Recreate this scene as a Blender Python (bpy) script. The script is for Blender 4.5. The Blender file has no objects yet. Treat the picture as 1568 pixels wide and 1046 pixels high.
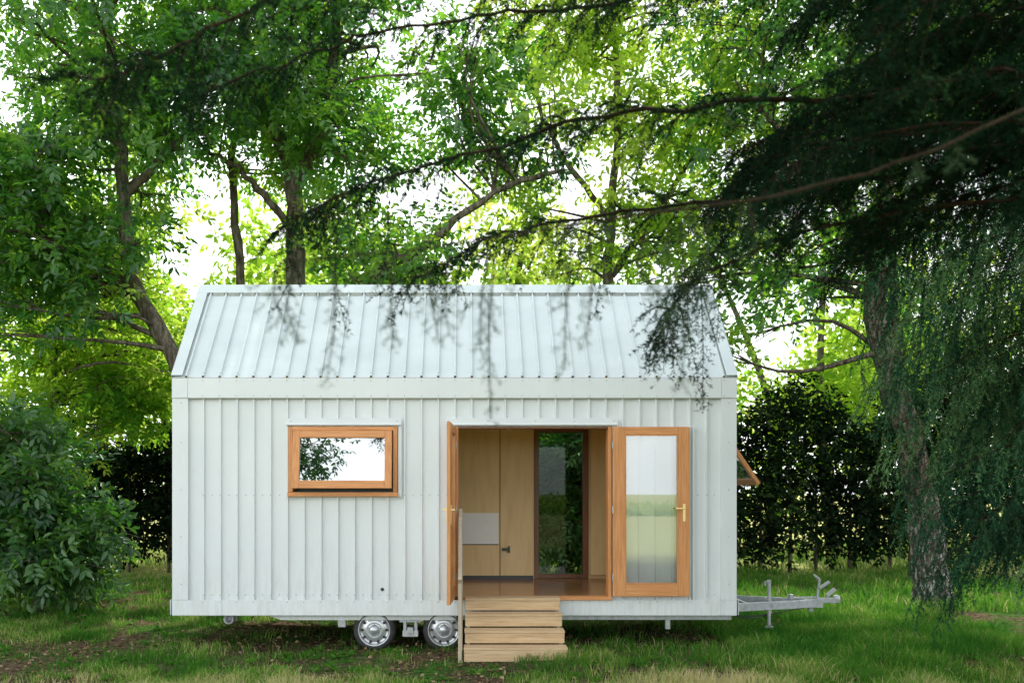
import bpy, math, random
import numpy as np
from mathutils import Vector, Matrix
rng=np.random.default_rng(7); random.seed(7)
sc=bpy.context.scene
# ---------------------------------------------------------------- materials
def mat(name):
    m=bpy.data.materials.new(name); m.use_nodes=True
    nt=m.node_tree; nt.nodes.clear()
    out=nt.nodes.new('ShaderNodeOutputMaterial')
    return m,nt,out
def N(nt,t,**k):
    n=nt.nodes.new(t)
    for a,b in k.items():
        if a in n.inputs: n.inputs[a].default_value=b
        else: setattr(n,a,b)
    return n
def ramp(nt,fac,stops):
    r=nt.nodes.new('ShaderNodeValToRGB'); e=r.color_ramp.elements
    while len(e)<len(stops): e.new(0.5)
    for i,(p,c) in enumerate(stops):
        e[i].position=p; e[i].color=(*c,1)
    nt.links.new(fac,r.inputs[0]); return r.outputs[0]
def maprange(nt,val,a,b,c,d):
    mr=N(nt,'ShaderNodeMapRange'); mr.inputs['From Min'].default_value=a; mr.inputs['From Max'].default_value=b; mr.inputs['To Min'].default_value=c; mr.inputs['To Max'].default_value=d
    nt.links.new(val,mr.inputs['Value']); return mr.outputs[0]
def coords(nt,scale=(1,1,1)):
    tc=N(nt,'ShaderNodeTexCoord'); mp=N(nt,'ShaderNodeMapping'); mp.inputs['Scale'].default_value=scale
    nt.links.new(tc.outputs['Object'],mp.inputs[0]); return mp.outputs[0]
def surf(name,stops,scale=(1,1,1),nscale=5,rough=0.5,metal=0,bump=0.0,detail=5,bscale=None,spec=0.5):
    m,nt,out=mat(name); L=nt.links
    v=coords(nt,scale); n=N(nt,'ShaderNodeTexNoise',Scale=nscale,Detail=detail,Roughness=0.6); L.new(v,n.inputs['Vector'])
    c=ramp(nt,n.outputs['Fac'],stops)
    p=N(nt,'ShaderNodeBsdfPrincipled',Roughness=rough,Metallic=metal); p.inputs['Specular IOR Level'].default_value=spec
    L.new(c,p.inputs['Base Color'])
    if bump:
        b=N(nt,'ShaderNodeBump',Strength=bump,Distance=0.02)
        n2=n
        if bscale:
            n2=N(nt,'ShaderNodeTexNoise',Scale=bscale,Detail=4); L.new(v,n2.inputs['Vector'])
        L.new(n2.outputs['Fac'],b.inputs['Height']); L.new(b.outputs[0],p.inputs['Normal'])
    L.new(p.outputs[0],out.inputs[0]); return m
def wallmat():
    m,nt,out=mat('white_painted_steel'); L=nt.links; v=coords(nt)
    n=N(nt,'ShaderNodeTexNoise',Scale=1.3,Detail=6,Roughness=.6); L.new(v,n.inputs['Vector'])
    c=ramp(nt,n.outputs['Fac'],[(.3,(.68,.725,.74)),(.7,(.735,.775,.785))])
    mp=N(nt,'ShaderNodeMapping'); mp.inputs['Scale'].default_value=(9,9,1.5); L.new(v,mp.inputs[0])
    n2=N(nt,'ShaderNodeTexNoise',Scale=2.0,Detail=6,Roughness=.7); L.new(mp.outputs[0],n2.inputs['Vector'])
    sx=N(nt,'ShaderNodeSeparateXYZ'); L.new(v,sx.inputs[0])
    a=N(nt,'ShaderNodeMath',operation='MULTIPLY'); L.new(maprange(nt,sx.outputs['Z'],.4,1.3,.55,.06),a.inputs[0]); L.new(ramp(nt,n2.outputs['Fac'],[(.42,(0,0,0)),(.72,(1,1,1))]),a.inputs[1])
    mx=N(nt,'ShaderNodeMixRGB'); L.new(a.outputs[0],mx.inputs[0]); L.new(c,mx.inputs[1]); mx.inputs[2].default_value=(.50,.50,.43,1)
    p=N(nt,'ShaderNodeBsdfPrincipled',Roughness=.42); p.inputs['Specular IOR Level'].default_value=.35; L.new(mx.outputs[0],p.inputs['Base Color'])
    b=N(nt,'ShaderNodeBump',Strength=.07,Distance=.02); n3=N(nt,'ShaderNodeTexNoise',Scale=2.5,Detail=4); L.new(v,n3.inputs['Vector']); L.new(n3.outputs['Fac'],b.inputs['Height']); L.new(b.outputs[0],p.inputs['Normal'])
    L.new(p.outputs[0],out.inputs[0]); return m
M_white=wallmat()
M_roof=surf('toned_down_white_roof_steel',[(0.3,(.55,.615,.62)),(0.7,(.62,.685,.69))],scale=(1,3,1),nscale=1.1,rough=.55,bump=.05,bscale=2.5,spec=.25)  # darker copy of the wall paint, keeps the brightly lit roof from overexposing
CED=[(0.3,(.49,.20,.06)),(0.5,(.62,.265,.09)),(0.7,(.72,.35,.135))]
M_cedar_v=surf('oiled_cedar',CED,scale=(22,22,1.2),nscale=2.2,rough=.45,bump=.12)
M_cedar_h=surf('oiled_cedar_rail',CED,scale=(1.2,22,22),nscale=2.2,rough=.45,bump=.12)
M_darkwood=surf('stained_frame',[(0.3,(.14,.05,.022)),(0.7,(.24,.09,.035))],scale=(15,15,1),nscale=2,rough=.4)
M_step=surf('weathered_larch',[(0.25,(.38,.25,.13)),(0.5,(.56,.39,.22)),(0.75,(.66,.50,.31))],scale=(1.0,16,16),nscale=2.4,rough=.7,bump=.25)
M_post=surf('weathered_post',[(0.25,(.36,.29,.20)),(0.75,(.54,.46,.35))],scale=(16,16,1),nscale=2.4,rough=.7,bump=.2)
M_ply=surf('birch_plywood',[(0.25,(.76,.52,.23)),(0.5,(.84,.61,.30)),(0.8,(.88,.67,.36))],scale=(5,5,.8),nscale=2.0,rough=.5,bump=.03)
M_floor=surf('varnished_floor',[(0.25,(.40,.18,.08)),(0.75,(.55,.28,.13))],scale=(1.2,12,8),nscale=2.0,rough=.16)
M_bench=surf('pale_laminate',[(0.3,(.86,.86,.85)),(0.7,(.90,.90,.89))],rough=.3)
M_black=surf('black_plastic',[(0.3,(.015,.015,.015)),(0.7,(.03,.03,.03))],rough=.4)
M_tyre=surf('tyre_rubber',[(0.3,(.02,.02,.022)),(0.7,(.045,.045,.045))],nscale=12,rough=.75,bump=.1)
M_rim=surf('wheel_steel',[(0.3,(.50,.52,.55)),(0.7,(.62,.64,.66))],nscale=4,rough=.3,metal=.6)
M_galv=surf('galvanised_steel',[(0.3,(.34,.36,.38)),(0.7,(.54,.56,.58))],nscale=14,rough=.45,metal=.5)
M_brass=surf('brass',[(0.3,(.6,.45,.2)),(0.7,(.7,.55,.28))],rough=.25,metal=.9)
BK=[(0.28,(.03,.024,.018)),(0.5,(.10,.085,.062)),(0.72,(.23,.21,.17))]
M_bark=surf('bark',BK,scale=(9,9,2.2),nscale=1.6,rough=.9,bump=.9,spec=.1)
def lichen():
    m,nt,out=mat('lichen_bark'); L=nt.links
    tc=N(nt,'ShaderNodeTexCoord'); mp=N(nt,'ShaderNodeMapping'); mp.inputs['Scale'].default_value=(7,7,2.6); L.new(tc.outputs['Object'],mp.inputs[0])
    n=N(nt,'ShaderNodeTexNoise',Scale=2.2,Detail=8,Roughness=.7); L.new(mp.outputs[0],n.inputs['Vector'])
    a=ramp(nt,n.outputs['Fac'],[(0.36,(.024,.019,.014)),(0.5,(.085,.07,.052)),(0.62,(.18,.16,.125))]); b=ramp(nt,n.outputs['Fac'],[(.42,(.05,.04,.03)),(.52,(.18,.16,.13)),(.60,(.46,.47,.44))])
    sx=N(nt,'ShaderNodeSeparateXYZ'); L.new(tc.outputs['Object'],sx.inputs[0])
    mx=N(nt,'ShaderNodeMixRGB'); L.new(maprange(nt,sx.outputs['Z'],.5,2.2,1,.03),mx.inputs[0]); L.new(a,mx.inputs[1]); L.new(b,mx.inputs[2])
    p=N(nt,'ShaderNodeBsdfDiffuse'); L.new(mx.outputs[0],p.inputs['Color'])
    bp=N(nt,'ShaderNodeBump',Strength=1,Distance=.05); L.new(n.outputs['Fac'],bp.inputs['Height']); L.new(bp.outputs[0],p.inputs['Normal'])
    L.new(p.outputs[0],out.inputs[0]); return m
M_lichen=lichen()
M_twig=surf('conifer_bark',[(0.3,(.018,.012,.008)),(0.7,(.055,.035,.024))],nscale=20,rough=.9,spec=.05)

def leafmat(name,stops,trans,tmix=.45,gloss=0.0):
    m,nt,out=mat(name); L=nt.links
    a=N(nt,'ShaderNodeAttribute'); a.attribute_name='rnd'
    c=ramp(nt,a.outputs['Fac'],stops)
    p=N(nt,'ShaderNodeBsdfDiffuse'); L.new(c,p.inputs['Color']); sh=p.outputs[0]
    if tmix:
        tcol=ramp(nt,a.outputs['Fac'],trans)
        t=N(nt,'ShaderNodeBsdfTranslucent'); L.new(tcol,t.inputs['Color'])
        mx=N(nt,'ShaderNodeMixShader'); mx.inputs[0].default_value=tmix
        L.new(sh,mx.inputs[1]); L.new(t.outputs[0],mx.inputs[2]); sh=mx.outputs[0]
    if gloss:
        g=N(nt,'ShaderNodeBsdfGlossy',Roughness=.42); g.inputs['Color'].default_value=(.8,.9,.85,1)
        mx=N(nt,'ShaderNodeMixShader'); mx.inputs[0].default_value=gloss
        L.new(sh,mx.inputs[1]); L.new(g.outputs[0],mx.inputs[2]); sh=mx.outputs[0]
    L.new(sh,out.inputs[0])
    return m
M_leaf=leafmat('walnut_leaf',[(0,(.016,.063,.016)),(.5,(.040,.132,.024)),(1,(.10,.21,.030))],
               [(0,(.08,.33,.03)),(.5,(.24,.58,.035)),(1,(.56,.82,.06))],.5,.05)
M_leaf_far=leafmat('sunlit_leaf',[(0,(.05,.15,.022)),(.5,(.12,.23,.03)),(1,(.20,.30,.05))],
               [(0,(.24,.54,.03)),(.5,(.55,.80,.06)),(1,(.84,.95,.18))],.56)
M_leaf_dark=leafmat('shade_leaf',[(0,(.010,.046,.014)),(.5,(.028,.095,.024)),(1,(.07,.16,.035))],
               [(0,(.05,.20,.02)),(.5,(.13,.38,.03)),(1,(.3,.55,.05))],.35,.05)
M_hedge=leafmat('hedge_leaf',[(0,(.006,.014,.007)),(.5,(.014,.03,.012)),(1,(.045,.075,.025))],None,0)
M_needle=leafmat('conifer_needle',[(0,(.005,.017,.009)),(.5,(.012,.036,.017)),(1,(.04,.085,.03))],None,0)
M_needle_l=leafmat('young_conifer_needle',[(0,(.03,.055,.03)),(.5,(.05,.095,.045)),(1,(.09,.15,.06))],None,0)
M_needle2=leafmat('cypress_spray',[(0,(.010,.042,.025)),(.5,(.035,.11,.053)),(1,(.12,.23,.085))],None,0)
M_grass=leafmat('grass_blade',[(0,(.022,.09,.016)),(.4,(.055,.17,.024)),(.7,(.14,.25,.04)),(.85,(.29,.31,.10)),(1,(.52,.45,.24))],
               [(0,(.09,.34,.03)),(.6,(.26,.52,.05)),(1,(.62,.58,.26))],.35)
M_litter=leafmat('dead_leaf',[(0,(.07,.04,.022)),(.5,(.17,.11,.06)),(1,(.36,.27,.17))],None,0)
def groundmat():
    m,nt,out=mat('meadow_ground'); L=nt.links
    v=coords(nt)
    n1=N(nt,'ShaderNodeTexNoise',Scale=.9,Detail=6,Roughness=.65); L.new(v,n1.inputs['Vector'])
    n2=N(nt,'ShaderNodeTexNoise',Scale=14,Detail=6,Roughness=.7); L.new(v,n2.inputs['Vector'])
    g=ramp(nt,n2.outputs['Fac'],[(.3,(.015,.04,.010)),(.5,(.04,.10,.018)),(.7,(.09,.16,.035))])
    s=ramp(nt,n2.outputs['Fac'],[(.3,(.025,.017,.011)),(.5,(.085,.058,.038)),(.72,(.23,.175,.12))])
    f=ramp(nt,n1.outputs['Fac'],[(.40,(0,0,0)),(.54,(1,1,1))])
    mx=N(nt,'ShaderNodeMixRGB'); L.new(f,mx.inputs[0]); L.new(g,mx.inputs[1]); L.new(s,mx.inputs[2])
    sx=N(nt,'ShaderNodeSeparateXYZ'); L.new(v,sx.inputs[0])
    sunlit_pale=ramp(nt,n2.outputs['Fac'],[(.3,(.34,.36,.12)),(.7,(.52,.53,.22))])  # pale tone that puts a sunlit look into the ground colour
    m2=N(nt,'ShaderNodeMixRGB'); L.new(maprange(nt,sx.outputs['Y'],-14,-18,0,1),m2.inputs[0]); L.new(mx.outputs[0],m2.inputs[1]); L.new(sunlit_pale,m2.inputs[2])  # field behind the camera, painted as sunlit and bouncing more light
    m3=N(nt,'ShaderNodeMixRGB'); L.new(maprange(nt,sx.outputs['Y'],8,11,0,1),m3.inputs[0]); L.new(m2.outputs[0],m3.inputs[1]); L.new(sunlit_pale,m3.inputs[2])  # lawn beyond the house, sunlight painted in with the same pale tone
    p=N(nt,'ShaderNodeBsdfDiffuse'); L.new(m3.outputs[0],p.inputs['Color'])
    b=N(nt,'ShaderNodeBump',Strength=.8,Distance=.04); L.new(n2.outputs['Fac'],b.inputs['Height']); L.new(b.outputs[0],p.inputs['Normal'])
    L.new(p.outputs[0],out.inputs[0]); return m
M_ground=groundmat()
def glassmat(name,refl,tint=(.985,.99,.99),gcol=(.95,.98,1,1)):
    m,nt,out=mat(name); L=nt.links
    t=N(nt,'ShaderNodeBsdfTransparent'); t.inputs['Color'].default_value=(*tint,1)
    g=N(nt,'ShaderNodeBsdfGlossy',Roughness=.0); g.inputs['Color'].default_value=gcol
    lw=N(nt,'ShaderNodeFresnel',IOR=1.5)
    ma=N(nt,'ShaderNodeMath',operation='MAXIMUM'); ma.inputs[1].default_value=refl; L.new(lw.outputs[0],ma.inputs[0])
    mx=N(nt,'ShaderNodeMixShader'); L.new(ma.outputs[0],mx.inputs[0]); L.new(t.outputs[0],mx.inputs[1]); L.new(g.outputs[0],mx.inputs[2])
    L.new(mx.outputs[0],out.inputs[0]); return m
M_glass=glassmat('door_glass',.13)
M_glass_w=glassmat('coated_window_glass',.38,(.5,.55,.53))
M_glass_b=glassmat('rear_glass',.02,(.75,.8,.75),(.3,.32,.32,1))

# ---------------------------------------------------------------- mesh helpers
def empty(name,loc=(0,0,0)):
    e=bpy.data.objects.new(name,None); e.location=loc; e.empty_display_size=.3; sc.collection.objects.link(e); return e
def attach(o,parent):
    if parent:
        o.parent=parent; o.matrix_parent_inverse=Matrix.Translation(parent.location).inverted()
def fast(name,verts,faces,mats,parent=None,rnd=None,smooth=False):
    verts=np.asarray(verts,dtype=np.float32)
    me=bpy.data.meshes.new(name)
    me.vertices.add(len(verts)); me.vertices.foreach_set('co',verts.ravel())
    if not isinstance(faces,(list,tuple)): faces=[faces]
    faces=[np.asarray(f,dtype=np.int32) for f in faces if len(f)]
    nl=sum(f.size for f in faces); nf=sum(len(f) for f in faces)
    me.loops.add(nl); me.loops.foreach_set('vertex_index',np.concatenate([f.ravel() for f in faces]))
    me.polygons.add(nf)
    sizes=np.concatenate([np.full(len(f),f.shape[1],dtype=np.int32) for f in faces])
    starts=np.concatenate([[0],np.cumsum(sizes)[:-1]]).astype(np.int32)
    me.polygons.foreach_set('loop_start',starts)
    if smooth: me.polygons.foreach_set('use_smooth',np.ones(nf,dtype=bool))
    me.update(calc_edges=True)
    if rnd is not None:
        a=me.attributes.new('rnd','FLOAT','FACE'); a.data.foreach_set('value',np.clip(np.asarray(rnd,dtype=np.float32),0,1))
    me.materials.append(mats)
    o=bpy.data.objects.new(name,me); sc.collection.objects.link(o); attach(o,parent); return o
def pyobj(name,v,f,m,parent=None,bevel=0,smooth=False):
    me=bpy.data.meshes.new(name); me.from_pydata([tuple(p) for p in v],[],f); me.update(); me.materials.append(m)
    if smooth:
        for p in me.polygons: p.use_smooth=True
    o=bpy.data.objects.new(name,me); sc.collection.objects.link(o); attach(o,parent)
    if bevel:
        b=o.modifiers.new('bevel','BEVEL'); b.width=bevel; b.segments=2; b.limit_method='ANGLE'
    return o
BF=[(0,3,2,1),(4,5,6,7),(0,1,5,4),(1,2,6,5),(2,3,7,6),(3,0,4,7)]
def boxv(x0,x1,y0,y1,z0,z1):
    return [(x0,y0,z0),(x1,y0,z0),(x1,y1,z0),(x0,y1,z0),(x0,y0,z1),(x1,y0,z1),(x1,y1,z1),(x0,y1,z1)]
def boxes(name,lst,m,parent=None,bevel=.004,xf=None):
    V=[];F=[]
    for b in lst:
        o=len(V); bv=boxv(*b)
        V+= [xf(Vector(p)) for p in bv] if xf else bv
        F+=[tuple(i+o for i in f) for f in BF]
    return pyobj(name,V,F,m,parent,bevel)
def lathe(profile,axis_o,n=32,axis='y'):
    V=[];F=[]
    for r,a in profile:
        for i in range(n):
            t=2*math.pi*i/n; c,s=r*math.cos(t),r*math.sin(t)
            V.append({'y':(axis_o[0]+c,axis_o[1]+a,axis_o[2]+s),'z':(axis_o[0]+c,axis_o[1]+s,axis_o[2]+a),'x':(axis_o[0]+a,axis_o[1]+c,axis_o[2]+s)}[axis])
    for k in range(len(profile)-1):
        for i in range(n):
            j=(i+1)%n; F.append((k*n+i,k*n+j,(k+1)*n+j,(k+1)*n+i))
    F.append(tuple(range(n))); F.append(tuple(range((len(profile)-1)*n,len(profile)*n)))
    return V,F
def merge(*parts):
    V=[];F=[]
    for v,f in parts:
        o=len(V); V+=list(v); F+=[tuple(i+o for i in q) for q in f]
    return V,F
def norm(a): return a/np.maximum(np.linalg.norm(a,axis=-1,keepdims=True),1e-9)
class Tubes:
    def __init__(s): s.v=[];s.f=[];s.n=0
    def add(s,pts,rad,seg=8,rough=0):
        pts=np.asarray(pts,float); rad=np.asarray(rad,float); k=len(pts)
        tan=norm(np.gradient(pts,axis=0)); ref=np.array([.3,.9,.2]) if abs(tan[0][2])>.5 else np.array([0,0,1.])
        a=norm(np.cross(tan,ref)); b=np.cross(tan,a)
        th=np.linspace(0,2*math.pi,seg,endpoint=False)
        rr=rad[:,None]*(1+rough*rng.normal(size=(k,seg)))
        P=pts[:,None]+(a[:,None]*np.cos(th)[None,:,None]+b[:,None]*np.sin(th)[None,:,None])*rr[:,:,None]
        s.v.append(P.reshape(-1,3))
        i=np.arange(k-1)[:,None]*seg+np.arange(seg)[None]; j=np.arange(k-1)[:,None]*seg+(np.arange(seg)[None]+1)%seg
        s.f.append(np.stack([i,j,j+seg,i+seg],-1).reshape(-1,4)+s.n); s.n+=k*seg
    def make(s,name,m,parent): return fast(name,np.concatenate(s.v),np.concatenate(s.f),m,parent,smooth=True)
def spline(pts,n):
    pts=np.asarray(pts,float); t=np.linspace(0,len(pts)-1,n); P=np.vstack([2*pts[0]-pts[1],pts,2*pts[-1]-pts[-2]])
    out=[]
    for u in t:
        i=min(int(u),len(pts)-2); f=u-i; a,b,c,d=P[i:i+4]
        out.append(.5*((2*b)+(c-a)*f+(2*a-5*b+4*c-d)*f*f+(-a+3*b-3*c+d)*f**3))
    return np.array(out)

# ---------------------------------------------------------------- ground
def gz(x,y):
    x=np.asarray(x,float);y=np.asarray(y,float)
    z=.025*np.sin(x*1.3+.5)*np.cos(y*1.1)+.015*np.sin(x*3.1+y*2.3)+.03*np.sin(x*.4-y*.6)
    z=z-.03
    return z*np.clip(1.5-np.hypot(x,y)/60,0,1)
ax=np.unique(np.concatenate([np.linspace(-12,12,121),np.sign(np.linspace(-1,1,61))*12+np.linspace(-1,1,61)**3*500]))
ay=ax.copy()
GX,GY=np.meshgrid(ax,ay,indexing='ij'); GZ=gz(GX,GY)
n=len(ax); I=(np.arange(n-1)[:,None]*n+np.arange(n-1)[None])
fast('ground',np.stack([GX,GY,GZ],-1).reshape(-1,3),np.stack([I,I+n,I+n+1,I+1],-1).reshape(-1,4),M_ground,smooth=True)

# grass
def vnoise(x,y,s,seed):
    r=np.random.default_rng(seed).random((64,64)); u=x*s+100; v=y*s+100
    i=np.floor(u).astype(int);j=np.floor(v).astype(int);a=u-i;b=v-j;a=a*a*(3-2*a);b=b*b*(3-2*b)
    g=lambda p,q:r[p%64,q%64]
    return g(i,j)*(1-a)*(1-b)+g(i+1,j)*a*(1-b)+g(i,j+1)*(1-a)*b+g(i+1,j+1)*a*b
def grass(name,cnt,x0,x1,y0,y1,h,w,thin=True):
    x=rng.uniform(x0,x1,cnt); y=rng.uniform(y0,y1,cnt)
    d=.5*vnoise(x,y,1.1,3)+.5*vnoise(x,y,4.3,5)
    bare=.6*vnoise(x,y,.8,9)+.4*vnoise(x,y,3.1,10)
    under=(x>-3.6)&(x<3.4)&(y>.1)&(y<2.6)
    right=np.clip((x-1.0)/2,0,1)
    keep=(rng.random(cnt)<np.clip((d-.32+.15*right)*2.6,.05,1))&~(under&(rng.random(cnt)<.85))
    near=(y>-2.2)&(y<.8)&(x>-6.5)&(x<3.4); keep&=~(near&(bare>.42)&(rng.random(cnt)<.75))
    x=x[keep];y=y[keep];d=d[keep];c=len(x);right=right[keep]
    H=h*(.3+1.4*d**1.3+.6*right)*rng.uniform(.5,1.5,c); W=w*rng.uniform(.7,1.3,c)
    th=rng.uniform(0,2*math.pi,c); ph=rng.uniform(0,2*math.pi,c); lean=rng.uniform(.1,.9,c)*H
    b=np.stack([x,y,gz(x,y)-.005],-1); sd=np.stack([np.cos(th),np.sin(th),0*th],-1)*W[:,None]*.5; ld=np.stack([np.cos(ph),np.sin(ph),0*ph],-1)*lean[:,None]
    up=np.array([0,0,1.])[None]*H[:,None]
    V=np.stack([b-sd,b+sd,b+up*.6+ld*.35+sd*.75,b+up*.6+ld*.35-sd*.75,b+up*.95+ld],1).reshape(-1,3)
    i=np.arange(c)*5
    q=np.stack([i,i+1,i+2,i+3],-1); t=np.stack([i+3,i+2,i+4],-1)
    dry_sunlit=np.clip((-1.3-y)/.6,0,1)*(.3+1.0*vnoise(x,y,.9,44))  # near edge paler: dry grass plus its sunlit strip put into the colour
    far=np.clip((y-8)/3,0,1)  # far blades lightened in colour for the sunlit strip behind the house
    r=-.05+.75*vnoise(x,y,1.9,21)+rng.normal(0,.13,c)+(rng.random(c)<.10)*.5-right*.12+dry_sunlit*.5+far*.4
    return V,q,t,r
parts=[grass('a',195000,-7,7.5,-2.9,3.2,.09,.008),grass('b',80000,-11,12,3,11,.11,.015),grass('c',12000,-12,14,-7,-2.9,.08,.016),grass('d',25000,-22,24,11,24,.15,.035)]
V=[];Q=[];T=[];R1=[];o=0
for v,q,t,r in parts:
    V.append(v);Q.append(q+o);T.append(t+o);R1.append(r);o+=len(v)
R1=np.concatenate(R1)
fast('grass',np.concatenate(V),[np.concatenate(Q),np.concatenate(T)],M_grass,rnd=np.concatenate([R1,R1+.06]))

# ---------------------------------------------------------------- tiny house
X0,X1=-3.70,3.45; ZB,ZE,ZR=.405,3.41,4.83; DEP=2.5; YM=1.25
H=empty('tiny_house',(0,1.25,0.4))
PITCH=.2135; RW=.017; RT=.009; RH=.034
def ribbed(name,u0,u1,z0,z1,xf,parent,phase=0.0,step=PITCH,m=None):
    f0=z0 if callable(z0) else (lambda u:z0); f1=z1 if callable(z1) else (lambda u:z1)
    k=math.ceil((u0-phase-.05)/step)
    brk=[]
    while phase+k*step<u1+.05:
        c=phase+k*step; brk+=[(c-RW,0),(c-RT,RH),(c+RT,RH),(c+RW,0)]
        k+=1
    def h(u):
        for i in range(len(brk)-1):
            a,b=brk[i],brk[i+1]
            if a[0]<=u<=b[0]: return a[1]+(b[1]-a[1])*(u-a[0])/max(b[0]-a[0],1e-6)
        return 0
    us=[u0]+[b[0] for b in brk if u0<b[0]<u1]+[u1]
    if callable(z1): us=sorted(us+[YM])
    V=[];F=[]
    for u in us:
        hh=h(u); V+=[xf(u,hh,f0(u)),xf(u,hh,f1(u))]
    for i in range(len(us)-1): F.append((2*i,2*i+2,2*i+3,2*i+1))
    return pyobj(name,V,F,m or M_white,parent)
front=lambda u,h,z:(u,-h,z)
PH=-3.32
WX0,WX1,WZ0,WZ1=-2.233,-.85,1.913,2.80
DX0,DX1,DZ0,DZ1=-.125,1.855,.645,2.80
ribbed('cladding_front_left',X0,WX0,ZB,ZE,front,H,PH)
ribbed('cladding_under_window',WX0,WX1,ZB,WZ0,front,H,PH)
ribbed('cladding_over_window',WX0,WX1,WZ1,ZE,front,H,PH)
ribbed('cladding_front_middle',WX1,DX0,ZB,ZE,front,H,PH)
ribbed('cladding_over_door',DX0,DX1,DZ1,ZE,front,H,PH)
ribbed('cladding_front_right',DX1,X1,ZB,ZE,front,H,PH)
roofz=lambda y: ZE+(ZR-ZE)*(1-abs(y-YM)/YM)-.01
GW0,GW1,GZ0,GZ1=.55,1.75,1.95,2.78   # gable window opening
for nm,X,sg in (('right',X1,1),('left',X0,-1)):
    side=lambda u,h,z,X=X,sg=sg:(X+sg*h,u,z)
    if sg==1:
        ribbed('gable_cladding_a_'+nm,0,GW0,ZB,roofz,side,H,.1)
        ribbed('gable_cladding_b_'+nm,GW0,GW1,ZB,GZ0,side,H,.1)
        ribbed('gable_cladding_c_'+nm,GW0,GW1,GZ1,roofz,side,H,.1)
        ribbed('gable_cladding_d_'+nm,GW1,DEP,ZB,roofz,side,H,.1)
    else:
        ribbed('gable_cladding_'+nm,0,DEP,ZB,roofz,side,H,.1)
BX0,BX1,BZ0,BZ1=1.076,1.91,.645,2.95
back=lambda u,h,z:(u,DEP+h,z)
ribbed('cladding_back_left',X0,BX0,ZB,ZE,back,H,PH); ribbed('cladding_back_right',BX1,X1,ZB,ZE,back,H,PH); ribbed('cladding_back_over',BX0,BX1,BZ1,ZE,back,H,PH)
boxes('wall_core',[(X0+.03,WX0,.03,.12,.6,3.38),(WX0,WX1,.03,.12,.6,WZ0),(WX0,WX1,.03,.12,WZ1,3.38),(WX1,DX0,.03,.12,.6,3.38),(DX0,DX1,.03,.12,DZ1,3.38),(DX1,X1-.03,.03,.12,.6,3.38),
  (X0+.03,BX0,2.38,2.47,.6,3.38),(BX1,X1-.03,2.38,2.47,.6,3.38),(BX0,BX1,2.38,2.47,BZ1,3.38),
  (X0+.02,X0+.11,.12,2.38,.6,3.36),
  (X1-.11,X1-.02,.12,GW0,.6,3.36),(X1-.11,X1-.02,GW1,2.38,.6,3.36),(X1-.11,X1-.02,GW0,GW1,.6,GZ0),(X1-.11,X1-.02,GW0,GW1,GZ1,3.36)],M_ply,H,0)
boxes('ceiling',[(X0+.12,X1-.12,.125,2.375,3.22,3.30)],M_ply,H,0)
boxes('floor',[(X0+.115,X1-.115,.125,2.375,.50,.64),(DX0+.055,DX1-.035,.035,.124,.50,.64)],M_floor,H,0)
boxes('subfloor_frame',[(X0+.03,X1-.03,.035,2.47,.41,.498)],M_galv,H,0)
boxes('cabinet',[(-.9,.535,2.20,2.37,.70,3.2),(.548,1.05,2.20,2.37,.70,3.2),(1.93,2.6,2.30,2.37,.70,3.2)],M_ply,H,.003)
boxes('cabinet_kick',[(-.9,1.05,2.24,2.37,.641,.698)],M_black,H,0)
boxes('cabinet_gap',[(.536,.547,2.22,2.365,.70,3.19)],M_black,H,0)
boxes('cabinet_splash_panel',[(-.4,.52,2.19,2.198,1.18,1.65)],M_bench,H,0)
boxes('cabinet_line',[(-.4,.52,2.185,2.189,1.165,1.178)],M_black,H,0)
boxes('cabinet_latch',[(.57,.68,2.15,2.198,1.08,1.12),(.66,.69,2.145,2.197,1.05,1.15)],M_black,H,.003)
v,f=lathe([(0.0,0),(.016,0),(.018,.008),(.018,.02)],(.60,2.178,1.01),16); pyobj('cabinet_knob',v,f,M_galv,H)
boxes('rear_door_frame',[(BX0,BX0+.07,2.36,2.46,BZ0,BZ1),(BX1-.09,BX1,2.36,2.46,BZ0,BZ1),(BX0+.07,BX1-.09,2.36,2.46,BZ1-.07,BZ1),(BX0+.07,BX1-.09,2.36,2.46,BZ0,BZ0+.06)],M_darkwood,H,.004)
boxes('rear_door_glass',[(BX0+.07,BX1-.09,2.405,2.411,BZ0+.06,BZ1-.07)],M_glass_b,H,0)
XA,XB=X0-.012,X1+.012
boxes('corner_trim',[(XA,X0+.19,-.048,-.040,.60,3.162),(X1-.183,XB,-.048,-.040,.60,3.162),(XA,X0+.0,-.040,.16,.60,3.162),(X1+.003,XB,-.040,.16,.60,3.162),
   (X0+.186,X0+.19,-.040,-.001,.6,3.162),(X1-.183,X1-.179,-.040,-.001,.6,3.162)],M_white,H,.002)
boxes('eave_fascia',[(XA,X0+.188,-.062,-.050,3.163,3.415),(X0+.191,X1-.186,-.062,-.050,3.163,3.415),(X1-.183,XB,-.062,-.050,3.163,3.415),(XA,XB,-.050,-.040,3.155,3.163)],M_white,H,.003)
boxes('base_trim',[(XA,X0+.62,-.054,-.040,.405,.597),(X0+.623,X1-.19,-.051,-.040,.405,.597),(X1-.187,XB,-.054,-.040,.405,.597),(XA,XB,-.040,-.002,.398,.403),(X1+.039,X1+.049,-.02,2.5,.405,.597),(X0-.049,X0-.039,-.02,2.5,.405,.597)],M_white,H,.0015)
boxes('window_head_flashing',[(-2.26,-.80,-.066,-.040,2.83,2.905),(-2.26,-.80,-.084,-.03,2.815,2.829)],M_white,H,.003)
boxes('door_head_flashing',[(-.235,1.95,-.066,-.040,2.83,2.905),(-.235,1.95,-.084,-.03,2.815,2.829)],M_white,H,.003)
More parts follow.
